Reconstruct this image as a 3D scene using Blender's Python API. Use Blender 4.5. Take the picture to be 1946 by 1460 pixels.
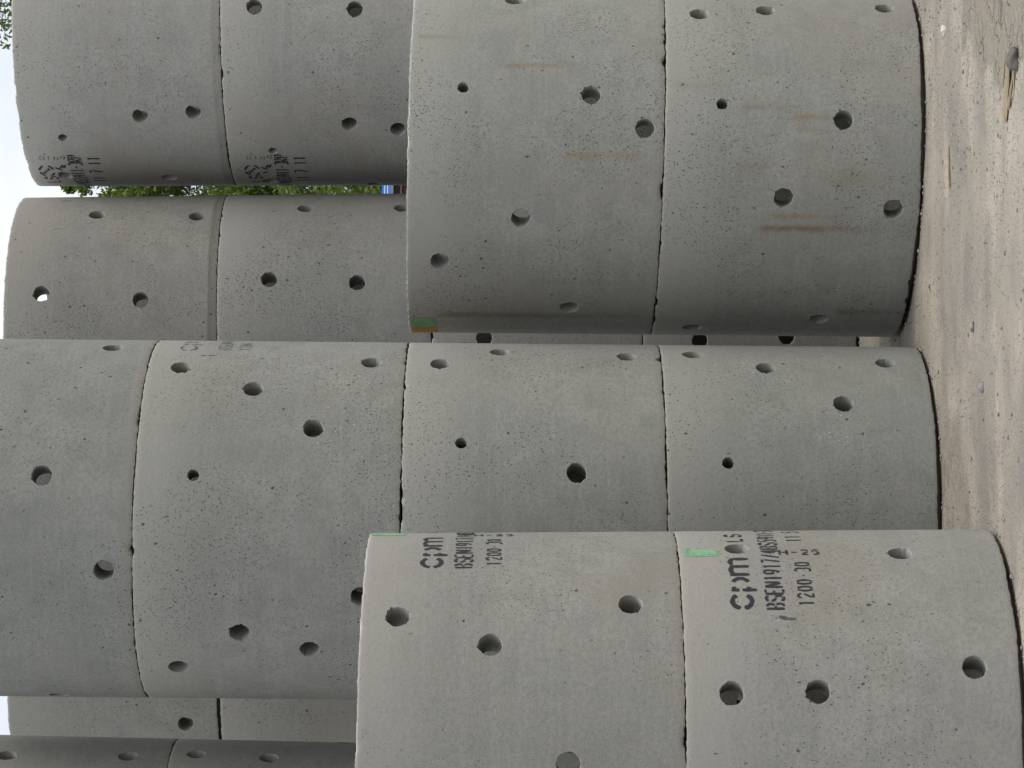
import bpy, bmesh, math, random
import numpy as np
from mathutils import Matrix, Vector, noise

for o in list(bpy.data.objects): bpy.data.objects.remove(o)
SC = bpy.context.scene
COL = SC.collection
PI = math.pi

# ------------------------------------------------------------------ camera
F_PX, PITCH, ROLL, EYE = 5439.0, 0.0033, 0.0072, 1.5548
cam = bpy.data.cameras.new('camera')
cam.sensor_fit = 'HORIZONTAL'; cam.sensor_width = 36.0
cam.lens = 36.0 * F_PX / 1946.0
cam.clip_start = 0.1; cam.clip_end = 3000
co = bpy.data.objects.new('camera', cam); COL.objects.link(co)
dv = Vector((0, math.cos(PITCH), math.sin(PITCH)))
uv_ = Vector((0, -math.sin(PITCH), math.cos(PITCH))); rt = Vector((1, 0, 0))
A_ = rt*math.cos(ROLL) + uv_*math.sin(ROLL); B_ = -rt*math.sin(ROLL) + uv_*math.cos(ROLL)
X_, Y_, Z_ = -B_, A_, -dv          # the photographer held the camera upright on its side
co.matrix_world = Matrix(((X_.x, Y_.x, Z_.x, 0), (X_.y, Y_.y, Z_.y, 0), (X_.z, Y_.z, Z_.z, EYE), (0, 0, 0, 1)))
SC.camera = co

# ------------------------------------------------------------------ light
SUN_EL, SUN_AZ = math.radians(58), math.radians(100)   # azimuth clockwise from +Y (view direction)
w = bpy.data.worlds.new('World'); SC.world = w; w.use_nodes = True
nt = w.node_tree; N = nt.nodes; L = nt.links
bg = N['Background']; bg.inputs['Strength'].default_value = 0.10
sky = N.new('ShaderNodeTexSky'); sky.sky_type = 'NISHITA'; sky.sun_disc = False
sky.sun_elevation = SUN_EL; sky.sun_rotation = SUN_AZ
tc = N.new('ShaderNodeTexCoord'); mp = N.new('ShaderNodeMapping'); mp.inputs['Scale'].default_value = (1, 1, 2.6)
nz = N.new('ShaderNodeTexNoise'); nz.inputs['Scale'].default_value = 3.2; nz.inputs['Detail'].default_value = 7; nz.inputs['Roughness'].default_value = .55
rmp = N.new('ShaderNodeValToRGB'); rmp.color_ramp.elements[0].position = .32; rmp.color_ramp.elements[1].position = .68
rmp.color_ramp.elements[0].color = (4.9, 5.45, 6.5, 1); rmp.color_ramp.elements[1].color = (8.3, 8.45, 8.8, 1)
mx = N.new('ShaderNodeMixRGB'); mx.inputs[0].default_value = .86
L.new(tc.outputs['Generated'], mp.inputs[0]); L.new(mp.outputs[0], nz.inputs['Vector']); L.new(nz.outputs['Fac'], rmp.inputs[0])
L.new(sky.outputs[0], mx.inputs[1]); L.new(rmp.outputs[0], mx.inputs[2])
# overcast luminance: the zenith is about three times as bright as the horizon
sz = N.new('ShaderNodeSeparateXYZ'); L.new(tc.outputs['Generated'], sz.inputs[0])
zc_ = N.new('ShaderNodeMath'); zc_.operation = 'MULTIPLY_ADD'; zc_.use_clamp = False
zm_ = N.new('ShaderNodeMath'); zm_.operation = 'MAXIMUM'; L.new(sz.outputs[2], zm_.inputs[0]); zm_.inputs[1].default_value = 0
L.new(zm_.outputs[0], zc_.inputs[0]); zc_.inputs[1].default_value = 3.1; zc_.inputs[2].default_value = .71
sm_ = N.new('ShaderNodeVectorMath'); sm_.operation = 'SCALE'; L.new(mx.outputs[0], sm_.inputs[0]); L.new(zc_.outputs[0], sm_.inputs['Scale']); L.new(sm_.outputs[0], bg.inputs[0])
sun = bpy.data.lights.new('sun', 'SUN'); sun.energy = 2.0; sun.angle = math.radians(32); sun.color = (1, .965, .91)
so = bpy.data.objects.new('sun', sun); COL.objects.link(so)
sd = Vector((math.sin(SUN_AZ)*math.cos(SUN_EL), math.cos(SUN_AZ)*math.cos(SUN_EL), math.sin(SUN_EL)))
so.rotation_euler = sd.to_track_quat('Z', 'Y').to_euler()
SC.cycles.max_bounces = 5; SC.cycles.diffuse_bounces = 2
VS = SC.view_settings; VS.view_transform = 'Standard'; VS.look = 'None'; VS.exposure = 0.12; VS.gamma = 1; VS.use_curve_mapping = False

# ------------------------------------------------------------------ helpers
def tag(o, label=None, cat=None, group=None, kind=None):
    if label: o['label'] = label
    if cat: o['category'] = cat
    if group: o['group'] = group
    if kind: o['kind'] = kind
    return o
def link(name, me, mat=None, parent=None):
    o = bpy.data.objects.new(name, me); COL.objects.link(o)
    if mat is not None: me.materials.append(mat)
    if parent is not None: o.parent = parent
    return o
def mesh(name, verts, faces, smooth=False):
    me = bpy.data.meshes.new(name); me.from_pydata(verts, [], faces)
    if smooth: me.polygons.foreach_set('use_smooth', [True]*len(me.polygons))
    me.update(); return me

class NT:
    """small shader builder"""
    def __init__(s, name):
        s.m = bpy.data.materials.new(name); s.m.use_nodes = True
        s.t = s.m.node_tree; s.N = s.t.nodes; s.L = s.t.links
        s.b = s.N['Principled BSDF']; s.out = s.N['Material Output']
        s.b.inputs['Specular IOR Level'].default_value = .25
    def n(s, t, **k):
        x = s.N.new(t)
        for a, v in k.items(): setattr(x, a, v)
        return x
    def put(s, sock, v):
        if hasattr(v, 'is_linked') or hasattr(v, 'links'): s.L.new(v, sock)
        else: sock.default_value = v
    def math(s, op, a, b=None, c=None, clamp=False):
        x = s.n('ShaderNodeMath', operation=op); x.use_clamp = clamp
        s.put(x.inputs[0], a)
        if b is not None: s.put(x.inputs[1], b)
        if c is not None: s.put(x.inputs[2], c)
        return x.outputs[0]
    def mix(s, f, a, b, bt='MIX'):
        x = s.n('ShaderNodeMixRGB', blend_type=bt)
        s.put(x.inputs[0], f); s.put(x.inputs[1], a); s.put(x.inputs[2], b)
        return x.outputs[0]
    flat = False
    def noise(s, v, scale, detail=4, rough=.55, dist=0):
        x = s.n('ShaderNodeTexNoise', noise_dimensions='2D' if s.flat else '3D'); s.L.new(v, x.inputs['Vector'])
        x.inputs['Scale'].default_value = scale; x.inputs['Detail'].default_value = detail
        x.inputs['Roughness'].default_value = rough; x.inputs['Distortion'].default_value = dist
        return x.outputs['Fac']
    def vor(s, v, scale, feature='F1'):
        x = s.n('ShaderNodeTexVoronoi', feature=feature, voronoi_dimensions='2D' if s.flat else '3D'); s.L.new(v, x.inputs['Vector']); x.inputs['Scale'].default_value = scale
        return x
    def ramp(s, v, lo, hi, a=0., b=1.):
        x = s.n('ShaderNodeMapRange', interpolation_type='SMOOTHSTEP'); s.put(x.inputs[0], v)
        x.inputs[1].default_value = lo; x.inputs[2].default_value = hi; x.inputs[3].default_value = a; x.inputs[4].default_value = b
        return x.outputs[0]
    def mapv(s, v, loc=(0,0,0), sc=(1,1,1)):
        x = s.n('ShaderNodeMapping'); s.L.new(v, x.inputs[0]); x.inputs['Location'].default_value = loc; x.inputs['Scale'].default_value = sc
        return x.outputs[0]
    def bump(s, h, dist, strength=1.0, prev=None):
        x = s.n('ShaderNodeBump'); s.put(x.inputs['Height'], h); x.inputs['Distance'].default_value = dist; x.inputs['Strength'].default_value = strength
        if prev is not None: s.L.new(prev, x.inputs['Normal'])
        return x.outputs[0]

def pit_mask(S, v, scale, share, rmin, rmax):
    """sparse little air holes: 1 inside a pit"""
    vo = S.vor(v, scale)
    sep = S.n('ShaderNodeSeparateColor'); S.L.new(vo.outputs['Color'], sep.inputs[0])
    r = S.ramp(sep.outputs[0], 0, 1, rmin, rmax)
    on = S.math('LESS_THAN', sep.outputs[1], share)
    d = S.math('SUBTRACT', r, vo.outputs['Distance'])
    m = S.ramp(d, -.02, .07)
    return S.math('MULTIPLY', m, on)

def concrete(name, seed, rim=.12, tint=(1, 1, 1), val=1.0, pits=1.0, specks=0.0, band=0.0, streaks=(), warm=.3):
    S = NT(name); S.flat = True
    at = S.n('ShaderNodeAttribute', attribute_name='ring_pos')
    p0 = at.outputs['Vector']
    sx = S.n('ShaderNodeSeparateXYZ'); S.L.new(p0, sx.inputs[0])
    sc, zc, tc_ = sx.outputs[0], sx.outputs[1], sx.outputs[2]
    P = S.mapv(p0, (seed*3.71, seed*1.37, seed*.53))
    def c(v): return tuple(x*val*.61*t for x, t in zip(v, (tint[0]*1.035, tint[1]*1.0, tint[2]*.955))) + (1,)
    big = S.noise(P, 2.3, 5, .6)
    mid = S.noise(P, 9, 5, .62, .4)
    vert = S.noise(S.mapv(P, sc=(7, .9, 3)), 1.6, 4, .6)
    hor = S.noise(S.mapv(P, sc=(.8, 22, 2)), 1.4, 3, .6)
    fine = S.noise(P, 210, 3, .7)
    g2 = S.noise(P, 62, 3, .65)
    col = S.mix(S.ramp(big, .3, .7), c((.338, .336, .298)), c((.405, .398, .354)))
    col = S.mix(S.math('MULTIPLY', S.ramp(mid, .35, .72), .62), col, c((.268, .27, .242)))
    col = S.mix(S.math('MULTIPLY', S.ramp(vert, .52, .78), warm), col, c((.378, .35, .292)))
    col = S.mix(S.math('MULTIPLY', S.ramp(hor, .45, .75), .42), col, c((.41, .412, .39)))
    col = S.mix(S.math('MULTIPLY', S.ramp(g2, .4, .64), .44), col, c((.24, .245, .23)))
    col = S.mix(S.ramp(fine, .38, .68, 0, .46), col, c((.47, .47, .45)))
    wp = S.noise(P, 1.25, 4, .6, .6)
    col = S.mix(S.math('MULTIPLY', S.ramp(wp, .5, .68), warm*.9), col, c((.345, .31, .25)))
    # laitance paler near the upper rim
    topm = S.ramp(S.math('ADD', zc, S.math('MULTIPLY', mid, .25)), .82, 1.14, 0, .75)
    col = S.mix(topm, col, c((.475, .465, .42)))
    if band:
        bm = S.math('MULTIPLY', S.ramp(S.math('ADD', zc, S.math('MULTIPLY', S.math('SUBTRACT', mid, .5), .018)), .036, .05, 1, 0), abs(band))
        col = S.mix(bm, col, c((.17, .165, .15)) if band > 0 else c((.37, .345, .30)))
    # worn crumbly rims; skylight on the top edge painted in as paler colour
    e1 = S.ramp(S.math('ADD', zc, S.math('MULTIPLY', mid, .03)), .050, .022, 0, .6)
    col = S.mix(e1, col, c((.36, .325, .28)))
    rim_light = S.math('MULTIPLY', S.ramp(S.math('ADD', zc, S.math('MULTIPLY', S.math('SUBTRACT', g2, .5), .008)), .990, .997, 0, rim), S.math('LESS_THAN', tc_, .1))
    col = S.mix(rim_light, col, c((.62, .60, .55)))
    # air holes, gathered in patches
    dens = S.ramp(S.noise(P, 2.0, 3, .6), .40, .64, .12, 1)
    rot = S.n('ShaderNodeMapping'); S.L.new(P, rot.inputs[0]); rot.inputs['Rotation'].default_value = (0, 0, .61); rot.inputs['Scale'].default_value = (1.3, .95, 1)
    pv = rot.outputs[0]
    wob = S.n('ShaderNodeTexNoise', noise_dimensions='2D'); S.L.new(pv, wob.inputs['Vector']); wob.inputs['Scale'].default_value = 55
    pvw = S.n('ShaderNodeVectorMath', operation='MULTIPLY_ADD'); S.L.new(wob.outputs['Color'], pvw.inputs[0]); pvw.inputs[1].default_value = (.012,)*3; S.L.new(pv, pvw.inputs[2])
    pm = pvw.outputs[0]
    a = pit_mask(S, pm, 57, .17*pits, .09, .19)
    b = pit_mask(S, pm, 121, .26*pits, .12, .30)
    d = pit_mask(S, pm, 22, .09*pits, .06, .15)
    dens = S.math('MULTIPLY', dens, S.math('SUBTRACT', 1, S.math('MULTIPLY', S.math('GREATER_THAN', tc_, .1), S.math('LESS_THAN', tc_, 1.))))
    pit = S.math('MAXIMUM', S.math('MULTIPLY', S.math('MAXIMUM', a, b), dens), S.math('MULTIPLY', d, S.ramp(dens, .1, .5, .4, 1)))
    col = S.mix(S.math('MULTIPLY', pit, .78), col, c((.055, .057, .053)))
    if specks:
        sm = S.math('MULTIPLY', pit_mask(S, S.mapv(P, (5, 2, 1)), 62, .32, .05, .19), S.math('MULTIPLY', S.ramp(S.noise(P, 1.7, 3), .42, .6, 0, .8), S.ramp(S.math('SUBTRACT', zc, S.math('MULTIPLY', S.math('ADD', sc, .72), .9)), .62, .3, .1, 1)))
        col = S.mix(S.math('MULTIPLY', sm, specks), col, (.62, .56, .47, 1))
    for (s0, zt, ln, wd, st, cc) in streaks:      # rain-washed stains running down from a pit
        u = S.math('DIVIDE', S.math('SUBTRACT', S.math('ADD', sc, S.math('MULTIPLY', S.math('SUBTRACT', mid, .5), wd*1.2)), s0), wd)
        gz = S.math('EXPONENT', S.math('MULTIPLY', S.math('MULTIPLY', u, u), -1.0))
        q = S.math('DIVIDE', S.math('SUBTRACT', zt, zc), ln)
        env = S.math('MULTIPLY', S.ramp(q, 0, .10), S.ramp(q, .25, 1.0, 1, 0))
        k = S.math('MULTIPLY', S.math('MULTIPLY', gz, env), S.ramp(mid, .25, .6, st*.55, st), clamp=True)
        col = S.mix(k, col, cc)
    S.L.new(col, S.b.inputs['Base Color'])
    S.b.inputs['Roughness'].default_value = .92
    hgt = S.math('ADD', S.math('MULTIPLY', fine, .25), S.math('SUBTRACT', S.math('MULTIPLY', g2, .5), S.math('MULTIPLY', pit, 1.6)))
    S.L.new(S.bump(hgt, .0022, .8), S.b.inputs['Normal'])
    return S.m

# ------------------------------------------------------------------ the rings
R_OUT, R_IN = .707, .602
STK = {
 'A': dict(x=-1.1789, y=9.5489, t=-.0141, pl={0: (-.018, .0047), 1: (1.0363, .0115), 2: (2.0617, -.0082)}, R=.705),
 'B': dict(x=-.5479, y=11.3255, t=.0019, pl={0: (-.010, -.0022), 1: (1.0077, .0133), 2: (2.0008, -.0044), 3: (2.9956, -.0165), 4: (3.9956, 0)}, R=.705),
 'C': dict(x=.9193, y=11.8977, t=.0026, pl={0: (-.016, -.0223), 1: (1.0037, -.0241), 2: (2.0091, -.0136)}, R=.7125),
 'D': dict(x=1.7262, y=14.329, t=-.0096, pl={0: (0, 0), 1: (1.0115, 0), 2: (2.0065, 0), 3: (3.0015, .0215), 4: (3.9954, .0189)}, R=.7125),
 'E': dict(x=.2627, y=14.1418, t=-.0181, pl={0: (-.0306, .0085), 1: (.9873, .0055), 2: (1.9785, .0032), 3: (2.9859, .0279), 4: (3.9908, .0209)}, R=.7125),
 'F': dict(x=-1.3419, y=14.3932, t=0, pl={0: (0, 0), 1: (.9981, 0), 2: (1.9931, 0), 3: (2.9881, .0009), 4: (4.0081, -.0033)}, R=.7125),
 'G': dict(x=-2.2016, y=11.6125, t=.0143, pl={0: (0, 0), 1: (.9564, 0), 2: (1.9514, 0), 3: (2.9464, -.0044), 4: (3.9464, 0)}, R=.705),
}
b_, s_ = .0388, .0225
HOLES = {
 'A1': [(-.355,.863,b_),(-.417,.339,b_),(-1.229,.911,b_),(-1.224,.642,b_),(-1.116,.154,b_),(-2.05,.78,s_),(-2.3,.34,b_),(-2.6,.62,b_)],
 'A2': [(-.84,.906,b_),(-.991,.61,b_),(-.777,.165,b_),(-1.534,.365,b_),(-2.2,.79,s_),(-2.4,.15,b_),(-2.7,.6,b_)],
 'B1': [(-.337,.894,b_),(-.507,.624,b_),(-.437,.164,b_),(-.817,.347,b_),(-1.196,.79,s_),(-2.2,.6,b_),(-2.4,.34,b_),(-2.0,.15,b_)],
 'B2': [(-.493,.861,b_),(-.321,.631,b_),(-.38,.134,b_),(-1.095,.771,s_),(-1.259,.338,b_),(-2.3,.6,b_),(-2.6,.86,b_)],
 'B3': [(-.559,.868,b_),(-.746,.577,b_),(-1.014,.336,b_),(-.488,.136,b_),(-1.29,.776,s_),(-2.172,.601,b_),(-2.286,.341,b_),(-2.449,.842,b_),(-1.937,.145,b_)],
 'B4': [(-.308,.157,b_),(-1.298,.344,b_),(-1.802,.105,b_),(-2.895,.347,b_)],
 'C1': [(-.654,.883,b_),(-.604,.616,b_),(-.563,.136,b_),(-1.314,.797,s_),(-1.398,.321,b_),(-1.832,.545,b_),(-1.891,.114,b_),(-2.716,.353,b_),(-2.868,.859,b_)],
 'C2': [(-1.229,.792,s_),(-1.266,.29,b_),(-1.456,.077,b_),(-1.96,.553,b_),(-2.237,.871,b_),(-2.608,.348,b_),(-.5,.6,b_)],
 'D1': [(-1.3,.79,s_),(-1.8,.35,b_),(-2.4,.62,b_)],
 'D2': [(-1.3,.79,s_),(-1.8,.35,b_),(-2.4,.62,b_)],
 'D3': [(-1.446,.831,b_),(-1.463,.353,b_),(-2.267,.389,b_),(-2.312,.154,b_),(-2.51,.774,s_),(-3.078,.293,b_),(-2.955,.811,b_)],
 'D4': [(-2.199,.403,b_),(-2.168,.146,b_),(-2.378,.79,s_),(-2.828,.818,b_),(-2.874,.315,b_),(-1.2,.62,b_)],
 'E1': [(-1.628,.75,b_),(-1.607,.343,b_)],
 'E2': [(-1.595,.744,b_),(-1.3,.3,b_)],
 'E3': [(-.502,.613,b_),(-.51,.154,b_),(-1.179,.762,b_),(-1.209,.35,b_)],
 'E4': [(-.561,.603,b_),(-.598,.118,b_),(-1.262,.827,b_),(-1.314,.358,b_)],
 'F1': [(-1.6,.7,b_)], 'F2': [(-1.2,.3,b_)], 'F3': [(-1.2,.6,b_)],
 'F4': [(-2.01,.168,b_),(-1.2,.62,b_)],
 'G1': [(-.5,.4,b_)], 'G2': [(-.6,.4,b_)],
 'G3': [(-.287,.892,b_),(-.315,.6,b_),(.043,.301,b_),(-1.2,.34,b_)],
 'G4': [(-.354,.644,b_),(-.334,.166,b_),(-1.2,.8,s_)],
}
BACK = [(.55,.62,b_),(.7,.34,b_),(.95,.14,b_),(1.45,.78,s_),(1.7,.33,b_),(2.2,.6,b_),(2.45,.14,b_),(2.7,.36,b_),(.3,.88,b_)]

def zipper(fa, la, aa, lb, ab):
    """triangles between two closed loops given by index and angle, both counter-clockwise"""
    i = j = 0; na, nb = len(la), len(lb)
    while i < na or j < nb:
        va = aa[i+1] if i < na and i+1 < na else (aa[0]+2*PI)
        vb = ab[j+1] if j < nb and j+1 < nb else (ab[0]+2*PI)
        if i < na and (j >= nb or va <= vb):
            fa.append((la[i], la[(i+1) % na], lb[j % nb])); i += 1
        else:
            fa.append((la[i % na], lb[(j+1) % nb], lb[j])); j += 1

def order_loop(idx, pts, c):
    an = [math.atan2(p[1]-c[1], p[0]-c[0]) for p in pts]
    o = sorted(range(len(idx)), key=lambda k: an[k])
    return [idx[k] for k in o], [an[k] for k in o]

RINGS = {}; HIDDEN = ('D1', 'D2', 'F1', 'F2', 'G1', 'G2')
GAPS = {'F4': .016, 'F3': .012, 'B4': .0024, 'B3': .0045, 'B2': .0042, 'C2': .003, 'A2': .0026, 'D4': .0032, 'E4': .0022, 'G4': .003}
def build_ring(key, mat, label):
    st = STK[key[0]]; lev = int(key[1])
    R = st['R']; ri = R - .105
    (zb0, ab), (zt0, at) = st['pl'][lev-1], st['pl'][lev]
    cx = st['x'] + st['t']*(zt0+zb0)*.5; cy = st['y']
    H0 = zt0 - zb0
    rng = random.Random(sum(ord(c)*(i*31+7) for i, c in enumerate(key)))
    seed = rng.uniform(0, 50)
    holes = list(HOLES[key]) + [(t, z, r) for (t, z, r) in BACK]
    th0 = math.atan2(-cy, -cx)
    V = []; A = []; F = []
    def grid(rad, ths, zs, inner):
        base = len(V); nt_, nz_ = len(ths), len(zs)
        for j, z in enumerate(zs):
            for t in ths:
                V.append([rad, t, z]); A.append((R*t if not inner else R*t + 20, z, 20. if inner else 0.))
        dead = np.zeros((nz_-1, nt_), bool); loops = []
        for (ht, hz, hr) in holes:
            m = hr*1.24
            # index range around the hole
            d = [((t-ht+PI) % (2*PI))-PI for t in ths]
            ins = [i for i in range(nt_) if abs(d[i])*rad < m]
            if not ins:
                ins = [min(range(nt_), key=lambda i: abs(d[i]))]
            s0 = min(ins, key=lambda i: d[i]); s1 = max(ins, key=lambda i: d[i])
            i0 = (s0-1) % nt_; n = ((s1+1-i0) % nt_)
            jj = [j for j in range(nz_) if abs(zs[j]*H0-hz) < m] or [min(range(nz_), key=lambda j: abs(zs[j]*H0-hz))]
            j0, j1 = max(0, min(jj)-1), min(nz_-1, max(jj)+1)
            cells = [(j, (i0+k) % nt_) for j in range(j0, j1) for k in range(n)]
            if any(dead[c] for c in cells): loops.append(None); continue
            for c_ in cells: dead[c_] = True
            lp = []; pp = []
            for k in range(n+1):
                for j in ((j0, j1) if 0 < k < n else range(j0, j1+1)):
                    i = (i0+k) % nt_
                    lp.append(base + j*nt_+i); pp.append((d[i]*rad, zs[j]*H0-hz))
            loops.append(order_loop(lp, pp, (0, 0)))
        for j in range(nz_-1):
            for i in range(nt_):
                if not dead[j, i]:
                    a = base+j*nt_+i; b = base+j*nt_+(i+1) % nt_
                    q = (a, b, b+nt_, a+nt_)
                    F.append(q if not inner else q[::-1])
        return base, nt_, nz_, loops
    # outer grid: fine on the side in view
    ths = []
    t = th0 - 1.85
    while t < th0 + 1.85: ths.append(t); t += (.0085 if key not in HIDDEN else .03)/R
    while t < th0 - 1.85 + 2*PI - .02: ths.append(t); t += .045/R
    zs = [0, .0025, .007] + list(np.linspace(.024, .976, 70)) + [.992, .9975, 1]
    ob, on, oz, ol = grid(R, ths, zs, False)
    ti = list(np.arange(96)*2*PI/96 + th0); zi = [0] + list(np.linspace(.03, .97, 24)) + [1]
    ib, inn, iz, il = grid(ri, ti, zi, True)
    # ragged rims
    sd = rng.uniform(0, 100)
    lipz = {}
    for i, t in enumerate(ths):
        q = noise.noise((t*R*95, sd, 0)); q2 = noise.noise((t*R*26, sd, 4)); q3 = noise.noise((t*R*5, sd, 9))
        chip = max(0, noise.noise((t*R*22, sd, 21))-.40)*.028
        gp = GAPS.get(key, .0035); gap = max(.0005, gp + gp*1.2*q3 + .0022*q2 + .0020*q + rng.uniform(-.0012, .0012))
        if lev == 1: gap = max(.004, .016 + .006*q3 + .003*q2 + .002*q)
        lipz[i] = gap + chip
        chipt = max(0, noise.noise((t*R*13, sd, 47))-.40)*.03
        top = -(.0016 + .0022*q2 + .0024*noise.noise((t*R*70, sd, 31))) - chipt + rng.uniform(-.0012, .0012)
        for j, (wz, wr) in ((0, (1, 1)), (1, (.55, .5)), (2, (.15, .1))):
            v = V[ob+j*on+i]; v[2] = (v[2]*H0 + lipz[i]*(1 if j == 0 else .93-.06*j))/H0
            v[0] -= wr*(.0012 + .0016*q + chip*.9)
        v = V[ob+(oz-1)*on+i]; v[2] += top/H0; v[0] -= .0014+.0018*q+chipt*.8
        v = V[ob+(oz-2)*on+i]; v[2] += top*.7/H0; v[0] -= .0008+.0004*q+chipt*.2
    # bottom rebate + bottom + top faces
    def loop_ring(rad, zf, attr_z):
        s = len(V)
        for i, t in enumerate(ths):
            V.append([rad, t, zf(i)]); A.append((R*t, attr_z, .5))
        return s
    r1 = loop_ring(R-.05, lambda i: lipz[i]/H0, .01)
    r2 = loop_ring(R-.055, lambda i: 0, .0)
    for i in range(on):
        k = (i+1) % on
        F.append((ob+k, ob+i, r1+i, r1+k)); F.append((r1+k, r1+i, r2+i, r2+k))
    tb = ob+(oz-1)*on
    oi = sorted(range(inn), key=lambda i: (ti[i]-ths[0]) % (2*PI)); ai = [ths[0]+(ti[i]-ths[0]) % (2*PI) for i in oi]
    zipf = []
    zipper(zipf, [r2+i for i in range(on)], ths, [ib+i for i in oi], ai)
    F += [f[::-1] for f in zipf]
    zipf = []
    zipper(zipf, [tb+i for i in range(on)], ths, [ib+(iz-1)*inn+i for i in oi], ai)
    F += zipf
    # holes: ragged mouth, tunnel, inner mouth
    for (ht, hz, hr), lo, li in zip(holes, ol, il):
        if lo is None or li is None: continue
        n = 44; sdh = rng.uniform(0, 100)
        nick = [0.0]*n
        for _ in range(rng.randrange(2, 6)):
            q = rng.randrange(n); am = rng.uniform(.04, .17)
            nick[q] += am; nick[(q+1) % n] += am*rng.uniform(.2, .9)
        prof = [(R, 1.0, 1), (R, 1.0, 1), (R-.005, .95, .75), (R-.028, .95, .3), (ri, .98, .15)]
        loops_ = []
        for li_, (rad, sc_, jag) in enumerate(prof):
            s = len(V); an = []
            for k in range(n):
                a = -PI + (k+.5)*2*PI/n
                j = 1 + jag*(.05*noise.noise((math.cos(a)*2.2, math.sin(a)*2.2, sdh)) + .06*noise.noise((math.cos(a)*8, math.sin(a)*8, sdh)) + nick[k])
                r = hr*sc_*min(j, 1.2)
                V.append([rad, ht + r*math.cos(a)/R, (hz + r*math.sin(a))/H0])
                if li_ == 0: A.append((R*ht+r*math.cos(a), (hz+r*math.sin(a))/H0, 0.))
                elif li_ == len(prof)-1: A.append((R*ht+r*math.cos(a)+20, (hz+r*math.sin(a))/H0, 20.))
                else: A.append((R*ht + a*hr + 40, .5 + (R-rad), .2))
                an.append(a)
            loops_.append(([s+k for k in range(n)], an))
        zf = []
        zipper(zf, loops_[0][0], loops_[0][1], lo[0], lo[1]); F += [f[::-1] for f in zf]
        for (p_, _), (q_, _) in zip(loops_[1:], loops_[2:]):
            for k in range(n):
                m = (k+1) % n
                F.append((p_[k], p_[m], q_[m], q_[k]))
        zf = []
        zipper(zf, loops_[-1][0], loops_[-1][1], li[0], li[1]); F += zf
    Va = np.array(V); xy = np.stack([Va[:, 0]*np.cos(Va[:, 1]), Va[:, 0]*np.sin(Va[:, 1])], 1)
    z = Va[:, 2]; zl = ab*xy[:, 0] + z*(H0 + (at-ab)*xy[:, 0])
    xy = xy.copy(); xy[:, 0] += st['t']*(zl - H0*.5)
    verts = np.concatenate([xy, zl[:, None]], 1)
    me = bpy.data.meshes.new('concrete_ring'); me.from_pydata(verts.tolist(), [], F)
    me.polygons.foreach_set('use_smooth', np.ones(len(F), bool))
    me.validate(); me.update()
    me.set_sharp_from_angle(angle=math.radians(38))
    at_ = me.attributes.new('ring_pos', 'FLOAT_VECTOR', 'POINT')
    at_.data.foreach_set('vector', np.array(A, np.float32).ravel())
    o = link('concrete_ring', me, mat); o.location = (cx, cy, zb0)
    tag(o, label, 'concrete ring', 'perforated concrete rings stacked in the yard')
    RINGS[key] = dict(t=st['t'], o=o, R=R, H=H0, ab=ab, at=at)
    return o

TAN = (.20, .160, .100, 1); BRN = (.15, .112, .070, 1); PNK = (.21, .175, .14, 1); PALE = (.52, .46, .36, 1)
rc = .7125
ST_C1 = [
 (-1.088*rc, .64, .36, .011, .85, TAN), (-.886*rc, .985, .26, .013, .5, TAN), (-1.434*rc, .48, .30, .014, .42, PNK),
 (-1.612*rc, .40, .46, .018, .72, TAN), (-2.70*rc, .92, 1.1, .024, .8, BRN), (-1.26*rc, .5, .3, .014, .3, PNK), (-2.38*rc, .55, .6, .016, .3, TAN)]
ST_C2 = [(-1.328*rc, .72, .30, .013, .5, TAN), (-1.382*rc, .52, .24, .012, .8, TAN), (-1.46*rc, .5, .15, .011, .6, TAN),
 (-2.008*rc, .64, .56, .014, 1.0, BRN), (-1.937*rc, .60, .44, .013, .7, TAN), (-1.656*rc, .73, .26, .014, .45, TAN), (-2.62*rc, .30, .35, .02, .6, BRN), (-1.72*rc, .4, .4, .035, .4, TAN), (-1.2*rc, .98, .3, .02, .3, TAN)]
LBL = {'A2': 'upper ring of the nearest stack, black lettering and thin green edge mark',
 'A1': 'ground ring of the nearest stack, green stripe above long black lettering',
 'C2': 'upper ring of the two-high stack, green and orange paint patches at its rim',
 'C1': 'lower ring of the two-high stack, brown rain streaks, standing on sand',
 'B4': 'uppermost ring of the middle stack, cut off by the picture edge',
 'B3': 'middle stack ring with pale lime specks and faint worn letters at its edge',
 'B2': 'middle stack ring with no lettering, between the lime-specked ring and the ground ring',
 'B1': 'ground ring of the middle stack, pale splashes, beside the nearest stack',
 'D4': 'top ring below the sky, black 11 7 11 date at its edge',
 'D3': 'second ring down, black 11 7 11 date, joined under the dated ring below the sky',
 'D2': 'third ring down of the dated stack, hidden behind the green and orange marked ring',
 'D1': 'ground ring of the dated stack, hidden behind the brown streaked ground ring',
 'E4': 'back row top ring, white sky shining through one hole',
 'E3': 'heavily pitted back row ring under the ring with sky in its hole',
 'E2': 'back row ring, a slice seen beyond the gap beside the green and orange patches',
 'E1': 'back row ground ring, a slice with two dark holes seen beyond the narrow gap',
 'F4': 'back row ring with one round hole, in the gap above a wide black joint',
 'F3': 'back row ring without holes, in the gap below a wide black joint',
 'F2': 'back row second ring from the ground, hidden below the ring under the wide black joint',
 'F1': 'back row ground ring, hidden behind the nearest stack under the wide black joint',
 'G4': 'shaded upper ring in the picture corner, above the slanting joint',
 'G3': 'shaded ring below the slanting joint, beside the ragged rim of the nearest stack',
 'G2': 'second ring from the ground of the shaded corner stack, hidden behind the nearest stack',
 'G1': 'ground ring of the shaded corner stack, hidden behind the nearest stack'}
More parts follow.
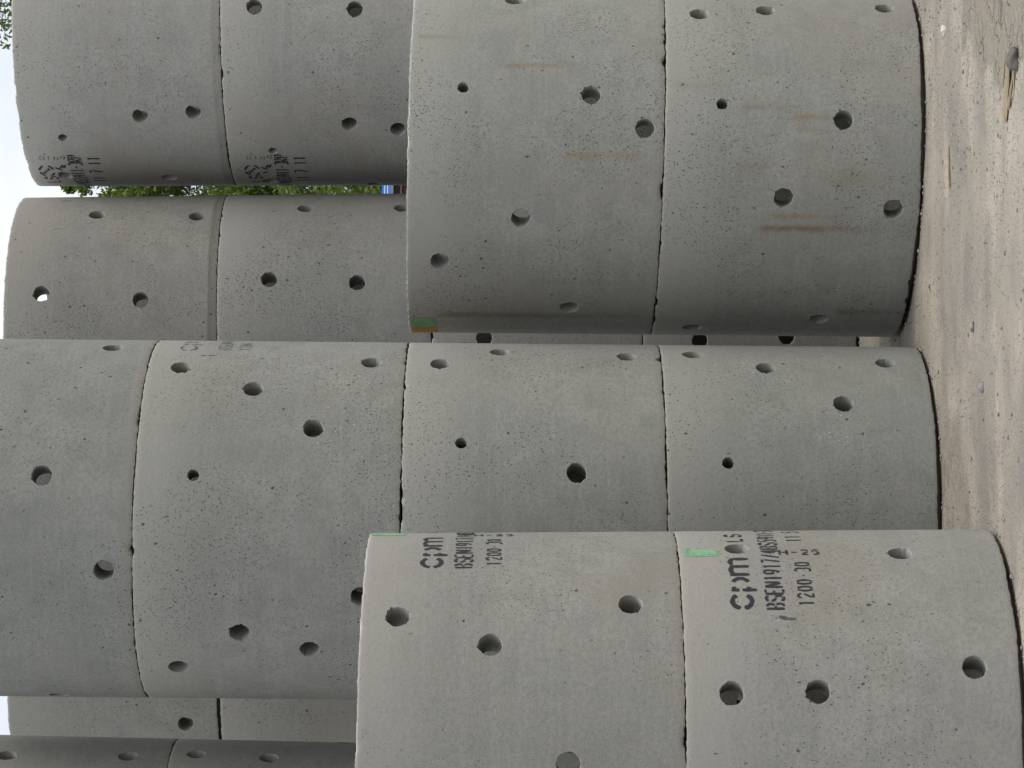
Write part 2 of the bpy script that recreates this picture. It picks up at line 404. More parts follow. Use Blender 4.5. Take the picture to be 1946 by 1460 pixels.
MATS = {
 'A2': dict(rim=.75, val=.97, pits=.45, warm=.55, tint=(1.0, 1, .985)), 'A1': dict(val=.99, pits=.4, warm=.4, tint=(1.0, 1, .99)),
 'B4': dict(val=.92, pits=.7, band=-.5, warm=.15, tint=(.975, 1, .99)), 'B3': dict(val=.94, pits=.9, specks=.6, warm=.15, tint=(.99, 1, .985)), 'B2': dict(val=.95, pits=.8, warm=.12, tint=(.99, 1, .985)), 'B1': dict(val=.90, pits=.5, specks=.6, warm=.2, tint=(.98, 1, .99)),
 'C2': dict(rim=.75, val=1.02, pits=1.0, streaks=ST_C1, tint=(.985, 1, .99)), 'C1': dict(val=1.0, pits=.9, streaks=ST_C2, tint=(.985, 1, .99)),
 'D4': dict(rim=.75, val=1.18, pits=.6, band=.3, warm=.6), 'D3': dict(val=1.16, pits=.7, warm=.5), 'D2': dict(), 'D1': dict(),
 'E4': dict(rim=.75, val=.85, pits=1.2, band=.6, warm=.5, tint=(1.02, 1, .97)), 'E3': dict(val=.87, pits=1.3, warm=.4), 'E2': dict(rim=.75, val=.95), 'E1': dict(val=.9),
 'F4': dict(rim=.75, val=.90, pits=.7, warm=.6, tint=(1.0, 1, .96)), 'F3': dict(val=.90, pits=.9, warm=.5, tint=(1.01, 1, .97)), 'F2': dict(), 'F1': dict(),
 'G4': dict(val=1.15, pits=.3, warm=.5), 'G3': dict(val=1.15, pits=.3), 'G2': dict(), 'G1': dict(),
}
for i, k in enumerate(LBL):
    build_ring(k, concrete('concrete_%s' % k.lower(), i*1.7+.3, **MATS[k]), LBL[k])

# ------------------------------------------------------------------ stencilled lettering
def arc(cx, cy, rx, ry, a0, a1, n=8):
    return [(cx+rx*math.cos(math.radians(a0+(a1-a0)*i/n)), cy+ry*math.sin(math.radians(a0+(a1-a0)*i/n))) for i in range(n+1)]
G = {
 'c': [arc(.5,.5,.5,.5,32,168,12), arc(.5,.5,.5,.5,192,328,12)],
 'p': [[(.08,1),(.08,.60)], [(.08,.44),(.08,-.30)], arc(.42,.5,.5,.44,-62,62), [(.08,.80),(.30,.90)], [(.08,.16),(.30,.08)]],
 'm': [[(0,0),(0,1)], [(.0,.86),(.28,.95),(.46,.86),(.47,0)], [(.56,.88),(.76,.95),(.94,.84),(.95,0)]],
 'B': [[(0,0),(0,1)], arc(.3,.75,.55,.25,-50,75), arc(.3,.25,.6,.25,-75,50), [(.28,.5),(.5,.5)]],
 'S': [arc(.5,.74,.45,.26,25,150), arc(.5,.74,.45,.26,185,262)+[(.62,.46)], arc(.5,.26,.47,.26,-40,55), arc(.5,.26,.47,.26,205,300)],
 'E': [[(0,0),(0,1)], [(.22,1),(.85,1)], [(.22,.52),(.6,.52)], [(.22,0),(.85,0)]],
 'N': [[(0,0),(0,1)], [(.15,.95),(.8,.1)], [(.92,.18),(.92,1)]],
 'R': [[(0,0),(0,1)], arc(.3,.74,.5,.26,-65,75), [(.35,.42),(.85,0)]],
 'P': [[(0,0),(0,1)], arc(.3,.72,.55,.28,-70,70)],
 'L': [[(.1,1),(.1,.15)], [(.1,0),(.8,0)]],
 'H': [[(0,0),(0,1)], [(.25,.5),(.7,.5)], [(.9,0),(.9,1)]],
 'F': [[(0,0),(0,1)], [(.2,1),(.85,1)], [(.2,.52),(.65,.52)]],
 '0': [arc(.5,.5,.4,.5,-75,75), arc(.5,.5,.4,.5,105,255)],
 '1': [[(.5,0),(.5,1)], [(.28,.82),(.44,.94)]],
 '2': [arc(.5,.72,.4,.28,15,160), [(.86,.62),(.2,.1)], [(.12,0),(.92,0)]],
 '3': [arc(.45,.74,.4,.26,-60,140), arc(.45,.26,.42,.26,-140,60)],
 '4': [[(.68,0),(.68,1)], [(.55,.92),(.08,.38)], [(.08,.28),(.55,.28)], [(.8,.28),(.95,.28)]],
 '5': [[(.85,1),(.25,1)], [(.18,.9),(.18,.56)], arc(.45,.32,.42,.32,-125,80)],
 '6': [arc(.5,.3,.4,.3,-80,80), arc(.5,.3,.4,.3,110,250), arc(.95,.3,.85,.68,118,165)],
 '7': [[(.1,1),(.9,1)], [(.84,.88),(.35,0)]],
 '9': [arc(.5,.7,.4,.3,-80,80), arc(.5,.7,.4,.3,100,255), arc(.05,.7,.85,.7,-60,-15)],
 '-': [[(.15,.5),(.85,.5)]], '.': [[(.42,.5),(.62,.5)]], '/': [[(.15,0),(.85,1)]], ' ': [],
}
def ink(name, wear=.45, col=(.028, .026, .03)):
    S = NT(name)
    at = S.n('ShaderNodeAttribute', attribute_name='ring_pos'); P = at.outputs['Vector']
    m = S.noise(P, 60, 5, .7); m2 = S.noise(P, 190, 3, .7); m3 = S.noise(P, 14, 3, .6)
    k = S.math('ADD', S.math('MULTIPLY', m, .5), S.math('ADD', S.math('MULTIPLY', m2, .3), S.math('MULTIPLY', m3, .4)))
    a = S.ramp(k, wear, wear+.30)
    tr = S.n('ShaderNodeBsdfTransparent'); ms = S.n('ShaderNodeMixShader')
    S.b.inputs['Base Color'].default_value = col + (1,); S.b.inputs['Roughness'].default_value = .75
    S.L.new(a, ms.inputs[0]); S.L.new(tr.outputs[0], ms.inputs[1]); S.L.new(S.b.outputs[0], ms.inputs[2]); S.L.new(ms.outputs[0], S.out.inputs[0])
    return S.m
INK = ink('black_stencil_ink', .30); INK_FAINT = ink('worn_stencil_ink', .44, (.075, .073, .07))
GREEN = ink('green_spray_paint', .33, (.15, .28, .13)); GREEN2 = ink('pale_green_spray_paint', .36, (.20, .35, .20)); ORANGE = ink('orange_spray_paint', .30, (.27, .15, .04))

def wrap(key, polys, name, mat, off=.0009):
    """polys in (s, z) metres on the ring's surface -> mesh hugging the cylinder"""
    rg = RINGS[key]; R = rg['R'] + off; V = []; F = []; A = []
    for q in polys:
        b = len(V)
        for (s, z) in q:
            t = s/rg['R']; x = R*math.cos(t)
            zz = rg['ab']*x + z/rg['H']*(rg['H']+(rg['at']-rg['ab'])*x)
            V.append((x + rg['t']*(zz-rg['H']*.5), R*math.sin(t), zz)); A.append((s, z, 0))
        F.append(tuple(range(b, b+len(q))))
    me = mesh(name, V, F, True)
    a = me.attributes.new('ring_pos', 'FLOAT_VECTOR', 'POINT'); a.data.foreach_set('vector', np.array(A, np.float32).ravel())
    return link(name, me, mat, rg['o'])
def stroke(pl, wd, rng):
    # polyline -> quads
    pts = []
    for a, b in zip(pl, pl[1:]):
        n = max(1, int(math.hypot(b[0]-a[0], b[1]-a[1])/.012))
        for i in range(n): pts.append((a[0]+(b[0]-a[0])*i/n, a[1]+(b[1]-a[1])*i/n))
    pts.append(pl[-1]); out = []; L_ = []; R_ = []
    for i, p in enumerate(pts):
        a = pts[max(0, i-1)]; b = pts[min(len(pts)-1, i+1)]
        dx, dy = b[0]-a[0], b[1]-a[1]; l = math.hypot(dx, dy) or 1
        hw = wd*.5*(1+rng.uniform(-.16, .16))*(.8 if i in (0, len(pts)-1) else 1)
        L_.append((p[0]-dy/l*hw, p[1]+dx/l*hw)); R_.append((p[0]+dy/l*hw, p[1]-dx/l*hw))
    for i in range(len(pts)-1): out.append([R_[i], R_[i+1], L_[i+1], L_[i]])
    return out
def lettering(key, text, s0, z0, h, adv, wd, mat=INK, rot=False, widths=None, name='stencil_text', cut=None):
    rng = random.Random(text+key); polys = []; x = 0
    for i, ch in enumerate(text):
        gw = (widths[i] if widths else adv*.74)
        for st in G[ch]:
            pl = [(x + gx*gw, gy*h) for gx, gy in st]
            for q in stroke(pl, wd, rng):
                if rot: q = [(s0 + gy, z0 - gx) for gx, gy in q]
                else: q = [(s0 + gx, z0 + gy) for gx, gy in q]
                polys.append(q)
        x += (gw + adv*.26) if not widths else gw + .015
    o = wrap(key, polys, name, mat); o['kind'] = 'stuff'; return o
def block(key, th, dz, date, side, k=1.0, mat=INK, rows=5):
    R = RINGS[key]['R']; s = th*R
    lettering(key, 'cpm', s, .833+dz, .062, 0, .0158, mat, widths=(.058, .066, .094))
    lettering(key, 'LS', s+.377, .842+dz, .05, .056, .0118, mat)
    lettering(key, 'BSEN1917/4BS5911-3RP', s-.003, .732+dz, .056, .0315, .0098, mat)
    lettering(key, '1200.30', s+.008, .638+dz, .048, .0315, .0080, mat)
    lettering(key, side, s+.270, .727+dz, .034, .034, .0088, mat, rot=True)
    lettering(key, date, s+.376, .648+dz, .050, .040, .0095, mat)
block('A1', -.806, 0, '11 5 11', 'H-25')
block('A2', -.515, -.058, '11 5 11', 'H-25')
def d_block(key, zoff):
    R = RINGS[key]['R']
    lettering(key, '11 7 11', -2.95*R, .632+zoff, .060, .0405, .0115)
    lettering(key, 'BSEN1917/4BS5911-3RP', -2.535*R-.63, .722+zoff, .066, .0315, .0105)
    lettering(key, '01690', -2.60*R, .925+zoff, .030, .034, .006, INK_FAINT, rot=True)
    em = []; rng = random.Random(key)                  # round heart-and-S certification stamp with a V under it
    cs, cz = -2.75*R, .905+zoff
    for st in (arc(0, 0, .055, .035, 20, 80), arc(0, 0, .055, .035, 100, 160), arc(0, 0, .055, .035, 200, 250), arc(0, 0, .055, .035, 290, 340),
               [(-.03, .012), (-.005, .016)], [(.005, -.012), (.03, -.010)], [(-.012, .0), (.012, .004)], [(-.028, -.05), (-.012, -.075)], [(.035, -.045), (.01, -.078)], [(.03, -.07), (.06, -.085)], [(.03, -.085), (.06, -.098)]):
        em += [[(cs+a, cz+b) for a, b in q] for q in stroke(st, .0115, rng)]
    wrap(key, em, 'stencil_emblem', INK)['kind'] = 'stuff'
    lettering(key, 'LS', -2.975*R, .865+zoff, .06, .056, .012)
d_block('D4', 0); d_block('D3', -.015)
lettering('B3', 'cp', -.345*.705, .826, .06, 0, .012, INK_FAINT, widths=(.060, .064))
lettering('B3', 'BSEN1917', -.335*.705, .69, .05, .0315, .0075, INK_FAINT)
lettering('B3', '1200', -.335*.705, .615, .045, .0315, .0065, INK_FAINT)
wrap('B3', stroke([(-.421*.705, .80), (-.419*.705, .74)], .010, random.Random(1)), 'ink_smear', INK_FAINT)
wrap('A1', stroke([(-.855*.705, .752), (-.868*.705, .722), (-.868*.705, .700)], .013, random.Random(2)), 'ink_smear', INK_FAINT)
wrap('E4', stroke([(-.30*.7125, .80), (-.295*.7125, .75)], .012, random.Random(3)), 'ink_smear', INK_FAINT)
wrap('E4', stroke([(-.74*.7125, .80), (-.72*.7125, .77), (-.74*.7125, .755)], .006, random.Random(4)), 'ink_smear', INK_FAINT)
def patch(key, s0, s1, z0, z1, mat, seed, drip=.012):
    rng = random.Random(seed); n = 12; polys = []
    bt = [z0 + rng.uniform(0, drip) + (drip*1.5 if i in (0, n) else 0) for i in range(n+1)]
    for i in range(n):
        a, b = s0+(s1-s0)*i/n, s0+(s1-s0)*(i+1)/n
        m = 4
        for j in range(m):
            za, zb = [bt[i]+(z1-bt[i])*q/m for q in (j, j+1)], [bt[i+1]+(z1-bt[i+1])*q/m for q in (j, j+1)]
            polys.append([(a, za[0]), (b, zb[0]), (b, zb[1]), (a, za[1])])
    wrap(key, polys, 'paint_mark', mat, .0011)
patch('A1', -.437*.705, -.363*.705, .912, 1.036, GREEN2, 3, .03)
patch('A2', -.10*.705, .035*.705, .90, 1.018, GREEN2, 4, .006)
patch('C2', -2.90*rc, -2.745*rc, .888, .994, GREEN, 5, .004)
patch('C2', -3.12*rc, -2.908*rc, .886, .994, ORANGE, 6, .003)

# ------------------------------------------------------------------ ground
def gz(x, y):
    h = 0; ws = 0
    for k, s in STK.items():
        d = math.hypot(x-s['x'], y-s['y'])
        wq = 1/(1+(max(0, d-.7)/.35)**3)
        h += wq*(s['pl'][0][0] + s['pl'][0][1]*(x-s['x'])); ws += wq
    h = h/max(1, ws)
    n1 = noise.noise((x*.9, y*.9, 3)); n2 = noise.noise((x*3.1, y*3.1, 8)); n3 = noise.noise((x*9, y*9, 5)); n4 = noise.noise((x*31, y*31, 1))
    near = min(min(math.hypot(x-s['x'], y-s['y']) for s in STK.values())/.85, 1)
    k = max(0, near-.80)/.20
    return h + .018*n1*k + .007*n2*(.25+.75*k) + .0035*n3*(.5+.5*k) + .0016*n4 - .002
S = NT('sandy_yard_ground')
geo = S.n('ShaderNodeNewGeometry'); P = geo.outputs['Position']
big = S.noise(P, .8, 5, .6, .5); mid = S.noise(S.mapv(P, sc=(.8, 1.25, 1)), 2.6, 5, .52, .2); fin = S.noise(P, 24, 5, .7); gr = S.noise(P, 120, 3, .7)
col = S.mix(S.ramp(big, .35, .65), (.262, .226, .170, 1), (.205, .178, .137, 1))
col = S.mix(S.ramp(mid, .46, .68, 0, .75), col, (.140, .126, .106, 1))
col = S.mix(S.ramp(mid, .46, .30, 0, .8), col, (.305, .265, .205, 1))
col = S.mix(S.ramp(fin, .5, .72, 0, .6), col, (.145, .132, .12, 1))
col = S.mix(S.ramp(gr, .55, .75, 0, .5), col, (.085, .08, .076, 1))
col = S.mix(S.ramp(gr, .42, .25, 0, .4), col, (.38, .355, .315, 1))
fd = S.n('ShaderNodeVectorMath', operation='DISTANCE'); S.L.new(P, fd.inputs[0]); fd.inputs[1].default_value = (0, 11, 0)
col = S.mix(S.ramp(S.math('ADD', fd.outputs['Value'], S.math('MULTIPLY', big, 2.0)), 4.2, 8.0), col, S.mix(mid, (.085, .08, .07, 1), (.12, .112, .098, 1)))  # farther, unseen ground darkened to cut bounce light reaching the holes
# crusted mud of a dried puddle
sp = S.n('ShaderNodeSeparateXYZ'); S.L.new(P, sp.inputs[0])
dx = S.math('DIVIDE', S.math('SUBTRACT', sp.outputs[0], 1.62), .62); dy = S.math('DIVIDE', S.math('SUBTRACT', sp.outputs[1], 9.25), 1.05)
dd = S.math('SQRT', S.math('ADD', S.math('MULTIPLY', dx, dx), S.math('MULTIPLY', dy, dy)))
mud = S.ramp(S.math('ADD', dd, S.math('MULTIPLY', S.math('SUBTRACT', S.noise(P, 4, 4), .5), .9)), 1.06, .94)
wv = S.n('ShaderNodeVectorMath', operation='MULTIPLY_ADD'); nn = S.n('ShaderNodeTexNoise'); S.L.new(P, nn.inputs['Vector']); nn.inputs['Scale'].default_value = 9
S.L.new(nn.outputs['Color'], wv.inputs[0]); wv.inputs[1].default_value = (.12, .12, .0); S.L.new(P, wv.inputs[2])
cr = S.vor(wv.outputs[0], 11, 'DISTANCE_TO_EDGE').outputs['Distance']
crack = S.math('MULTIPLY', S.ramp(cr, .05, .015), S.ramp(S.noise(P, 6, 3), .42, .6))
mcol = S.mix(S.ramp(fin, .3, .7), (.150, .128, .094, 1), (.185, .160, .120, 1))
mcol = S.mix(S.math('MULTIPLY', crack, .75), mcol, (.07, .055, .045, 1))
col = S.mix(mud, col, mcol)
# darker brown soil, with shade painted in, between the nearest and the middle stack
ex = S.math('DIVIDE', S.math('SUBTRACT', sp.outputs[0], -.52), .42); ey = S.math('DIVIDE', S.math('SUBTRACT', sp.outputs[1], 10.42), .42)
ed = S.math('SQRT', S.math('ADD', S.math('MULTIPLY', ex, ex), S.math('MULTIPLY', ey, ey)))
shaded_soil = S.ramp(S.math('ADD', ed, S.math('MULTIPLY', S.math('SUBTRACT', S.noise(P, 5, 4), .5), .8)), 1.15, .75, 0, .8)
col = S.mix(shaded_soil, col, S.mix(S.ramp(fin, .35, .65), (.12, .10, .07, 1), (.20, .17, .125, 1)))
S.L.new(col, S.b.inputs['Base Color']); S.b.inputs['Roughness'].default_value = .95
hh = S.math('ADD', S.math('MULTIPLY', fin, .8), S.math('SUBTRACT', S.math('MULTIPLY', gr, .5), S.math('MULTIPLY', S.math('MULTIPLY', crack, mud), 1.2)))
S.L.new(S.bump(hh, .009, .9), S.b.inputs['Normal'])
GROUND = S.m
xs = sorted(set([-600, -200, -80, -30, -12, -7, -5, -4] + [round(q, 4) for q in np.arange(-3.2, 3.0, .022)] + [3.6, 4.5, 6, 9, 15, 30, 80, 200, 600]))
ys = sorted(set([-300, -60, -15, -3, 2, 5, 7] + [round(q, 4) for q in np.arange(7.9, 15.6, .028)] + [16, 17, 19, 23, 30, 45, 70, 120, 300, 900]))
V = []
for y in ys:
    for x in xs:
        if -3.3 < x < 3.1 and 7.8 < y < 15.7: V.append((x, y, gz(x, y)))
        else: V.append((x, y, gz(max(-3.2, min(2.99, x)), max(7.9, min(15.59, y)))*max(0, 1-max(0, abs(x)-3, y-15.6, 7.9-y)/6)))
nx = len(xs)
F = [(j*nx+i, j*nx+i+1, (j+1)*nx+i+1, (j+1)*nx+i) for j in range(len(ys)-1) for i in range(nx-1)]
g = link('ground', mesh('ground', V, F, True), GROUND); tag(g, kind='structure')

# gravel and crumbs
def stone_mesh(r, rng, n=1):
    bm = bmesh.new(); bmesh.ops.create_icosphere(bm, subdivisions=n, radius=1)
    sd = rng.uniform(0, 99)
    for v in bm.verts:
        v.co *= 1 + .45*noise.noise(v.co*1.3 + Vector((sd, 0, 0)))
        v.co.z *= .62; v.co.x *= rng.uniform(.98, 1.02)*1.2
        v.co *= r
    vs = [v.co.copy() for v in bm.verts]; fs = [[v.index for v in f.verts] for f in bm.faces]; bm.free(); return vs, fs
def rock_mat(name, a, b):
    S = NT(name); g_ = S.n('ShaderNodeNewGeometry'); n_ = S.noise(g_.outputs['Position'], 28, 5, .65)
    rnd = g_.outputs['Random Per Island']
    c_ = S.mix(rnd, a, b); c_ = S.mix(S.ramp(n_, .45, .7, 0, .4), c_, (.16, .145, .125, 1))
    S.L.new(c_, S.b.inputs['Base Color']); S.b.inputs['Roughness'].default_value = .95
    S.L.new(S.bump(n_, .004, .6), S.b.inputs['Normal']); return S.m
rng = random.Random(5)
def granules(n):
    r_ = np.random.default_rng(7)
    x = r_.uniform(-1.6, 1.75, n*2); y = r_.uniform(8.55, 11.6, n*2)
    V = []; F = []; k = 0
    for a, b in zip(x, y):
        if k >= n: break
        if any((a-s['x'])**2+(b-s['y'])**2 < (s['R']-.01)**2 for s in STK.values()): continue
        if noise.noise((a*2.1, b*3.3, 70)) < r_.uniform(-.7, .35): continue
        r = .0013+.0028*r_.random()**2; t = r_.uniform(0, 6.28); c, d = math.cos(t)*r*r_.uniform(.8, 1.6), math.sin(t)*r*r_.uniform(.8, 1.3); z = gz(a, b); q = len(V)
        V += [(a+c, b+d, z), (a-d, b+c, z), (a-c, b-d, z), (a+d, b-c, z), (a+r*.2, b, z+r*r_.uniform(.7, 1.2))]
        F += [(q, q+1, q+4), (q+1, q+2, q+4), (q+2, q+3, q+4), (q+3, q, q+4)]; k += 1
    return V, F
shapes = [stone_mesh(1, rng) for _ in range(10)]
V = []; F = []
def inside(x, y, m=.0): return any(math.hypot(x-s['x'], y-s['y']) < s['R']+m for s in STK.values())
V2, F2 = granules(24000)
cnt = 0
while cnt < 2200:
    x, y = rng.uniform(-2.2, 2.4), rng.uniform(8.3, 13)
    if inside(x, y, -.01): continue
    if noise.noise((x*1.7, y*2.4, 40)) < rng.uniform(-.55, .25): continue
    if math.hypot((x-1.62)/.6, (y-9.25)/1.0) < .95 and rng.random() < .9: continue
    r = .0022 + .0055*rng.random()**4
    if rng.random() < .012: r *= 2.0
    vs, fs = shapes[rng.randrange(10)]; a = rng.uniform(0, 6.28); ca, sa = math.cos(a)*r, math.sin(a)*r; z = gz(x, y)+r*.2; b = len(V)
    V += [(x+v.x*ca-v.y*sa, y+v.x*sa+v.y*ca, z+v.z*r) for v in vs]; F += [[i+b for i in f] for f in fs]; cnt += 1
tag(link('gravel', mesh('gravel', V, F, True), rock_mat('gravel_stone', (.24, .215, .18, 1), (.11, .104, .098, 1))), kind='stuff')
tag(link('coarse_sand', mesh('coarse_sand', V2, F2, False), rock_mat('sand_grain', (.28, .25, .205, 1), (.14, .13, .115, 1))), kind='stuff')
V = []; F = []
for key in ('A', 'B', 'C', 'E'):
    s = STK[key]
    for _ in range(120):
        t = rng.uniform(-PI, 0); d = s['R'] + abs(rng.gauss(0, .012)) - .004
        if noise.noise((t*6, ord(key), 3)) < rng.uniform(-.5, .4): continue
        r = .0025 + .007*rng.random()**2.5; x, y = s['x']+d*math.cos(t), s['y']+d*math.sin(t)
        vs, fs = shapes[rng.randrange(10)]; a = rng.uniform(0, 6.28); ca, sa = math.cos(a)*r, math.sin(a)*r; z = gz(x, y)+r*.25; b = len(V)
        V += [(x+v.x*ca-v.y*sa, y+v.x*sa+v.y*ca, z+v.z*r*1.1) for v in vs]; F += [[i+b for i in f] for f in fs]
tag(link('mortar_crumbs', mesh('mortar_crumbs', V, F, True), rock_mat('mortar_crumb', (.26, .24, .21, 1), (.15, .14, .125, 1))), kind='stuff')
def stone(x, y, r, mat, label, seed, sq=1.0, name='stone'):
    vs, fs = stone_mesh(r, random.Random(seed), 3)
    for v in vs:
        v += Vector(v).normalized()*r*.10*noise.noise(Vector(v)*(3/r)+Vector((seed, 0, 0))); v.z *= sq
    o = link(name, mesh(name, vs, fs, True), mat); o.location = (x, y, gz(x, y)+r*.22); tag(o, label, 'stone'); return o
RG = rock_mat('grey_brown_stone', (.065, .055, .047, 1), (.085, .075, .062, 1)); RW = rock_mat('white_stone', (.42, .39, .335, 1), (.40, .37, .32, 1)); RD = rock_mat('dark_stone', (.17, .165, .16, 1), (.19, .18, .17, 1))
stone(1.035, 9.03, .030, RG, 'angular grey-brown stone in the crusted mud beside the splintered wood', 3, 1.3)
stone(1.32, 10.59, .017, RW, 'small white stone on the sand in front of the streaked two-high stack', 8)
stone(.21, 9.92, .015, RD, 'small dark stone on the sand in front of the gap beside the streaked stack', 12, 1.1)
stone(.0, 9.66, .016, RD, 'small dark stone on the sand in front of the middle stack foot', 15, 1.0)
# wood scraps
def wood_mat(name, a, b):
    S = NT(name); tcx = S.n('ShaderNodeTexCoord'); n_ = S.noise(S.mapv(tcx.outputs['Object'], sc=(6, 90, 90)), 1.2, 4, .6)
    S.L.new(S.mix(n_, a, b), S.b.inputs['Base Color']); S.b.inputs['Roughness'].default_value = .85; S.L.new(S.bump(n_, .003, .7), S.b.inputs['Normal']); return S.m
WD = wood_mat('splintered_wood', (.25, .195, .12, 1), (.13, .098, .062, 1)); WT = wood_mat('brown_twig', (.22, .14, .08, 1), (.12, .08, .05, 1))
def stick(rad, ln, seed, flat=1.0, taper=.35, parent=None, mat=None, name='splinter', bend=.1):
    rng = random.Random(seed); V = []; F = []; n = 9; m = 6
    for i in range(n+1):
        q = i/n; r = rad*(1-(1-taper)*q)*(.35 if i in (0,) else 1)*(1+.15*rng.uniform(-1, 1))
        oy = bend*ln*math.sin(q*2.6)*.3 + rng.uniform(-.1, .1)*rad
        for k in range(m):
            a = k*2*PI/m; V.append((ln*(q-.5), oy + r*math.cos(a), r*flat*math.sin(a)))
    for i in range(n):
        for k in range(m): F.append((i*m+k, i*m+(k+1) % m, (i+1)*m+(k+1) % m, (i+1)*m+k))
    F += [tuple(range(m))[::-1], tuple(n*m+k for k in range(m))]
    return link(name, mesh(name, V, F, False), mat, parent)
em = bpy.data.objects.new('broken_wood', None); COL.objects.link(em); em.location = (.965, 9.13, gz(.965, 9.13))
tag(em, 'bundle of splintered yellow-brown wood lying on the mud beside the grey-brown stone', 'wood scrap')
sl = stick(.026, .24, 90, .3, .5, em, WD, 'splinter', .05); sl.location = (.0, .02, .010); sl.rotation_euler = (.05, 0, -.3)
for i, (x, y, a, l, r) in enumerate([(0, 0, -.35, .22, .009), (.02, .03, -.2, .17, .007), (-.02, -.05, -.5, .14, .010), (.03, -.09, -.3, .19, .006), (-.05, .06, .2, .10, .005), (.06, .10, -.15, .12, .006)]):
    s = stick(r, l, i+3, .6, .4, em, WD, 'splinter'); s.location = (x, y, r*.55+.003); s.rotation_euler = (0, .04*(i % 3-1), a)
tw = stick(.0042, .16, 21, 1, .5, None, WT, 'twig', .25); tw.location = (.80, 10.44, gz(.80, 10.44)+.004); tw.rotation_euler = (0, 0, .12)
tag(tw, 'thin brown twig on the sand in front of the streaked two-high stack', 'twig')

# ------------------------------------------------------------------ trees behind
def leaf_mat(name, a, b):
    S = NT(name); g_ = S.n('ShaderNodeNewGeometry')
    c_ = S.mix(g_.outputs['Random Per Island'], a, b)
    S.L.new(c_, S.b.inputs['Base Color']); S.b.inputs['Roughness'].default_value = .55
    tl = S.n('ShaderNodeBsdfTranslucent'); S.L.new(S.mix(.5, c_, (.16, .22, .03, 1)), tl.inputs[0]); ms = S.n('ShaderNodeMixShader'); ms.inputs[0].default_value = .35
    S.L.new(S.b.outputs[0], ms.inputs[1]); S.L.new(tl.outputs[0], ms.inputs[2]); S.L.new(ms.outputs[0], S.out.inputs[0]); return S.m
S = NT('tree_bark'); g_ = S.n('ShaderNodeNewGeometry'); n_ = S.noise(S.mapv(g_.outputs['Position'], sc=(9, 9, 2)), 1.5, 5, .65)
S.L.new(S.mix(n_, (.07, .055, .042, 1), (.15, .125, .10, 1)), S.b.inputs['Base Color']); S.L.new(S.bump(n_, .03, .8), S.b.inputs['Normal']); BARK = S.m
def tube(V, F, a, b, ra, rb, m=7):
    d = (b-a).normalized(); u = d.orthogonal().normalized(); w_ = d.cross(u); s = len(V)
    for p, r in ((a, ra), (b, rb)):
        for k in range(m): q = k*2*PI/m; V.append(tuple(p + u*r*math.cos(q) + w_*r*math.sin(q)))
    for k in range(m): F.append((s+k, s+(k+1) % m, s+m+(k+1) % m, s+m+k))
def tree(x, y, height, spread, seed, mat, label, n=11000, base=.12, leaf=.13, shape=1.0):
    rng = random.Random(seed)
    root = bpy.data.objects.new('tree', None); COL.objects.link(root); root.location = (x, y, 0); tag(root, label, 'tree', 'trees behind the stacks')
    V = []; F = []; clumps = []
    pts = [Vector((0, 0, -.1))]; nseg = 8
    for i in range(1, nseg+1):
        q = i/nseg; pts.append(Vector((rng.uniform(-.12, .12)*i*.6, rng.uniform(-.12, .12)*i*.6, height*.93*q)))
    for i in range(nseg): tube(V, F, pts[i], pts[i+1], .022*height*(1-i/nseg)+.02, .022*height*(1-(i+1)/nseg)+.012)
    for i in range(46):
        q = base + (1-base)*rng.random()**.85
        k = min(nseg-1, int(q*nseg*.98)); p = pts[k].lerp(pts[k+1], q*nseg-k if q*nseg-k <= 1 else 1)
        prof = (math.sin(PI*min(1, (q-base)/(1-base)*.80+.20))**.7)*shape
        a = rng.uniform(0, 2*PI); l = spread*prof*rng.uniform(.55, 1.05)
        e = p + Vector((math.cos(a)*l, math.sin(a)*l, l*rng.uniform(.15, .7)))
        tube(V, F, p, e, .018*l+.012, .008, 5)
        for q2 in (.45, .75, 1.0): clumps.append((p.lerp(e, q2), .30+.22*l*rng.uniform(.6, 1.1)))
    clumps.append((pts[-1], .3)); clumps.append((pts[-1]+Vector((0, 0, .35)), .22))
    link('trunk', mesh('trunk', V, F, True), BARK, root)
    per = n//len(clumps); pos = []
    lv = np.zeros((per*len(clumps)*4, 3)); q = 0
    for c, r in clumps:
        r = min(r, 1.1)
        for _ in range(per):
            d = Vector((rng.gauss(0, 1), rng.gauss(0, 1), rng.gauss(0, 1)*.75)).normalized()*r*rng.random()**.45
            u = Vector((rng.gauss(0, 1), rng.gauss(0, 1), rng.gauss(0, 1))).normalized(); v = u.orthogonal().normalized()
            if rng.random() < .5: v = v.cross(u)
            s = leaf*rng.uniform(.6, 1.25); o_ = c+d
            lv[q] = o_ - u*s*.6; lv[q+1] = o_ + v*s*.32; lv[q+2] = o_ + u*s*.6; lv[q+3] = o_ - v*s*.32; q += 4
    link('crown', mesh('crown', lv.tolist(), [(i, i+1, i+2, i+3) for i in range(0, q, 4)]), mat, root)
    return root
LF1 = leaf_mat('tree_leaf_fresh', (.032, .062, .009, 1), (.135, .165, .024, 1)); LF2 = leaf_mat('tree_leaf_olive', (.055, .075, .03, 1), (.095, .10, .045, 1)); LF3 = leaf_mat('tree_leaf_dark', (.03, .06, .014, 1), (.06, .09, .02, 1))
tree(4.75, 72, 13.5, 3.6, 3, LF1, 'bright green leafy tree in the slit between the date-stencilled stack and the back row', 34000, .05)
tree(3.9, 80, 11.8, 3.6, 9, LF3, 'dark green tree behind the back row, standing beyond the bright green one', 20000, .06)
tree(5.3, 67, 8.8, 2.4, 14, LF1, 'low bushy green tree between the bright green tree and the red shed', 14000, .04)
tree(10.9, 70, 18.5, 3.3, 23, LF2, 'tall olive tree rising behind the open-topped date-stencilled ring in the picture corner', 24000, .12)

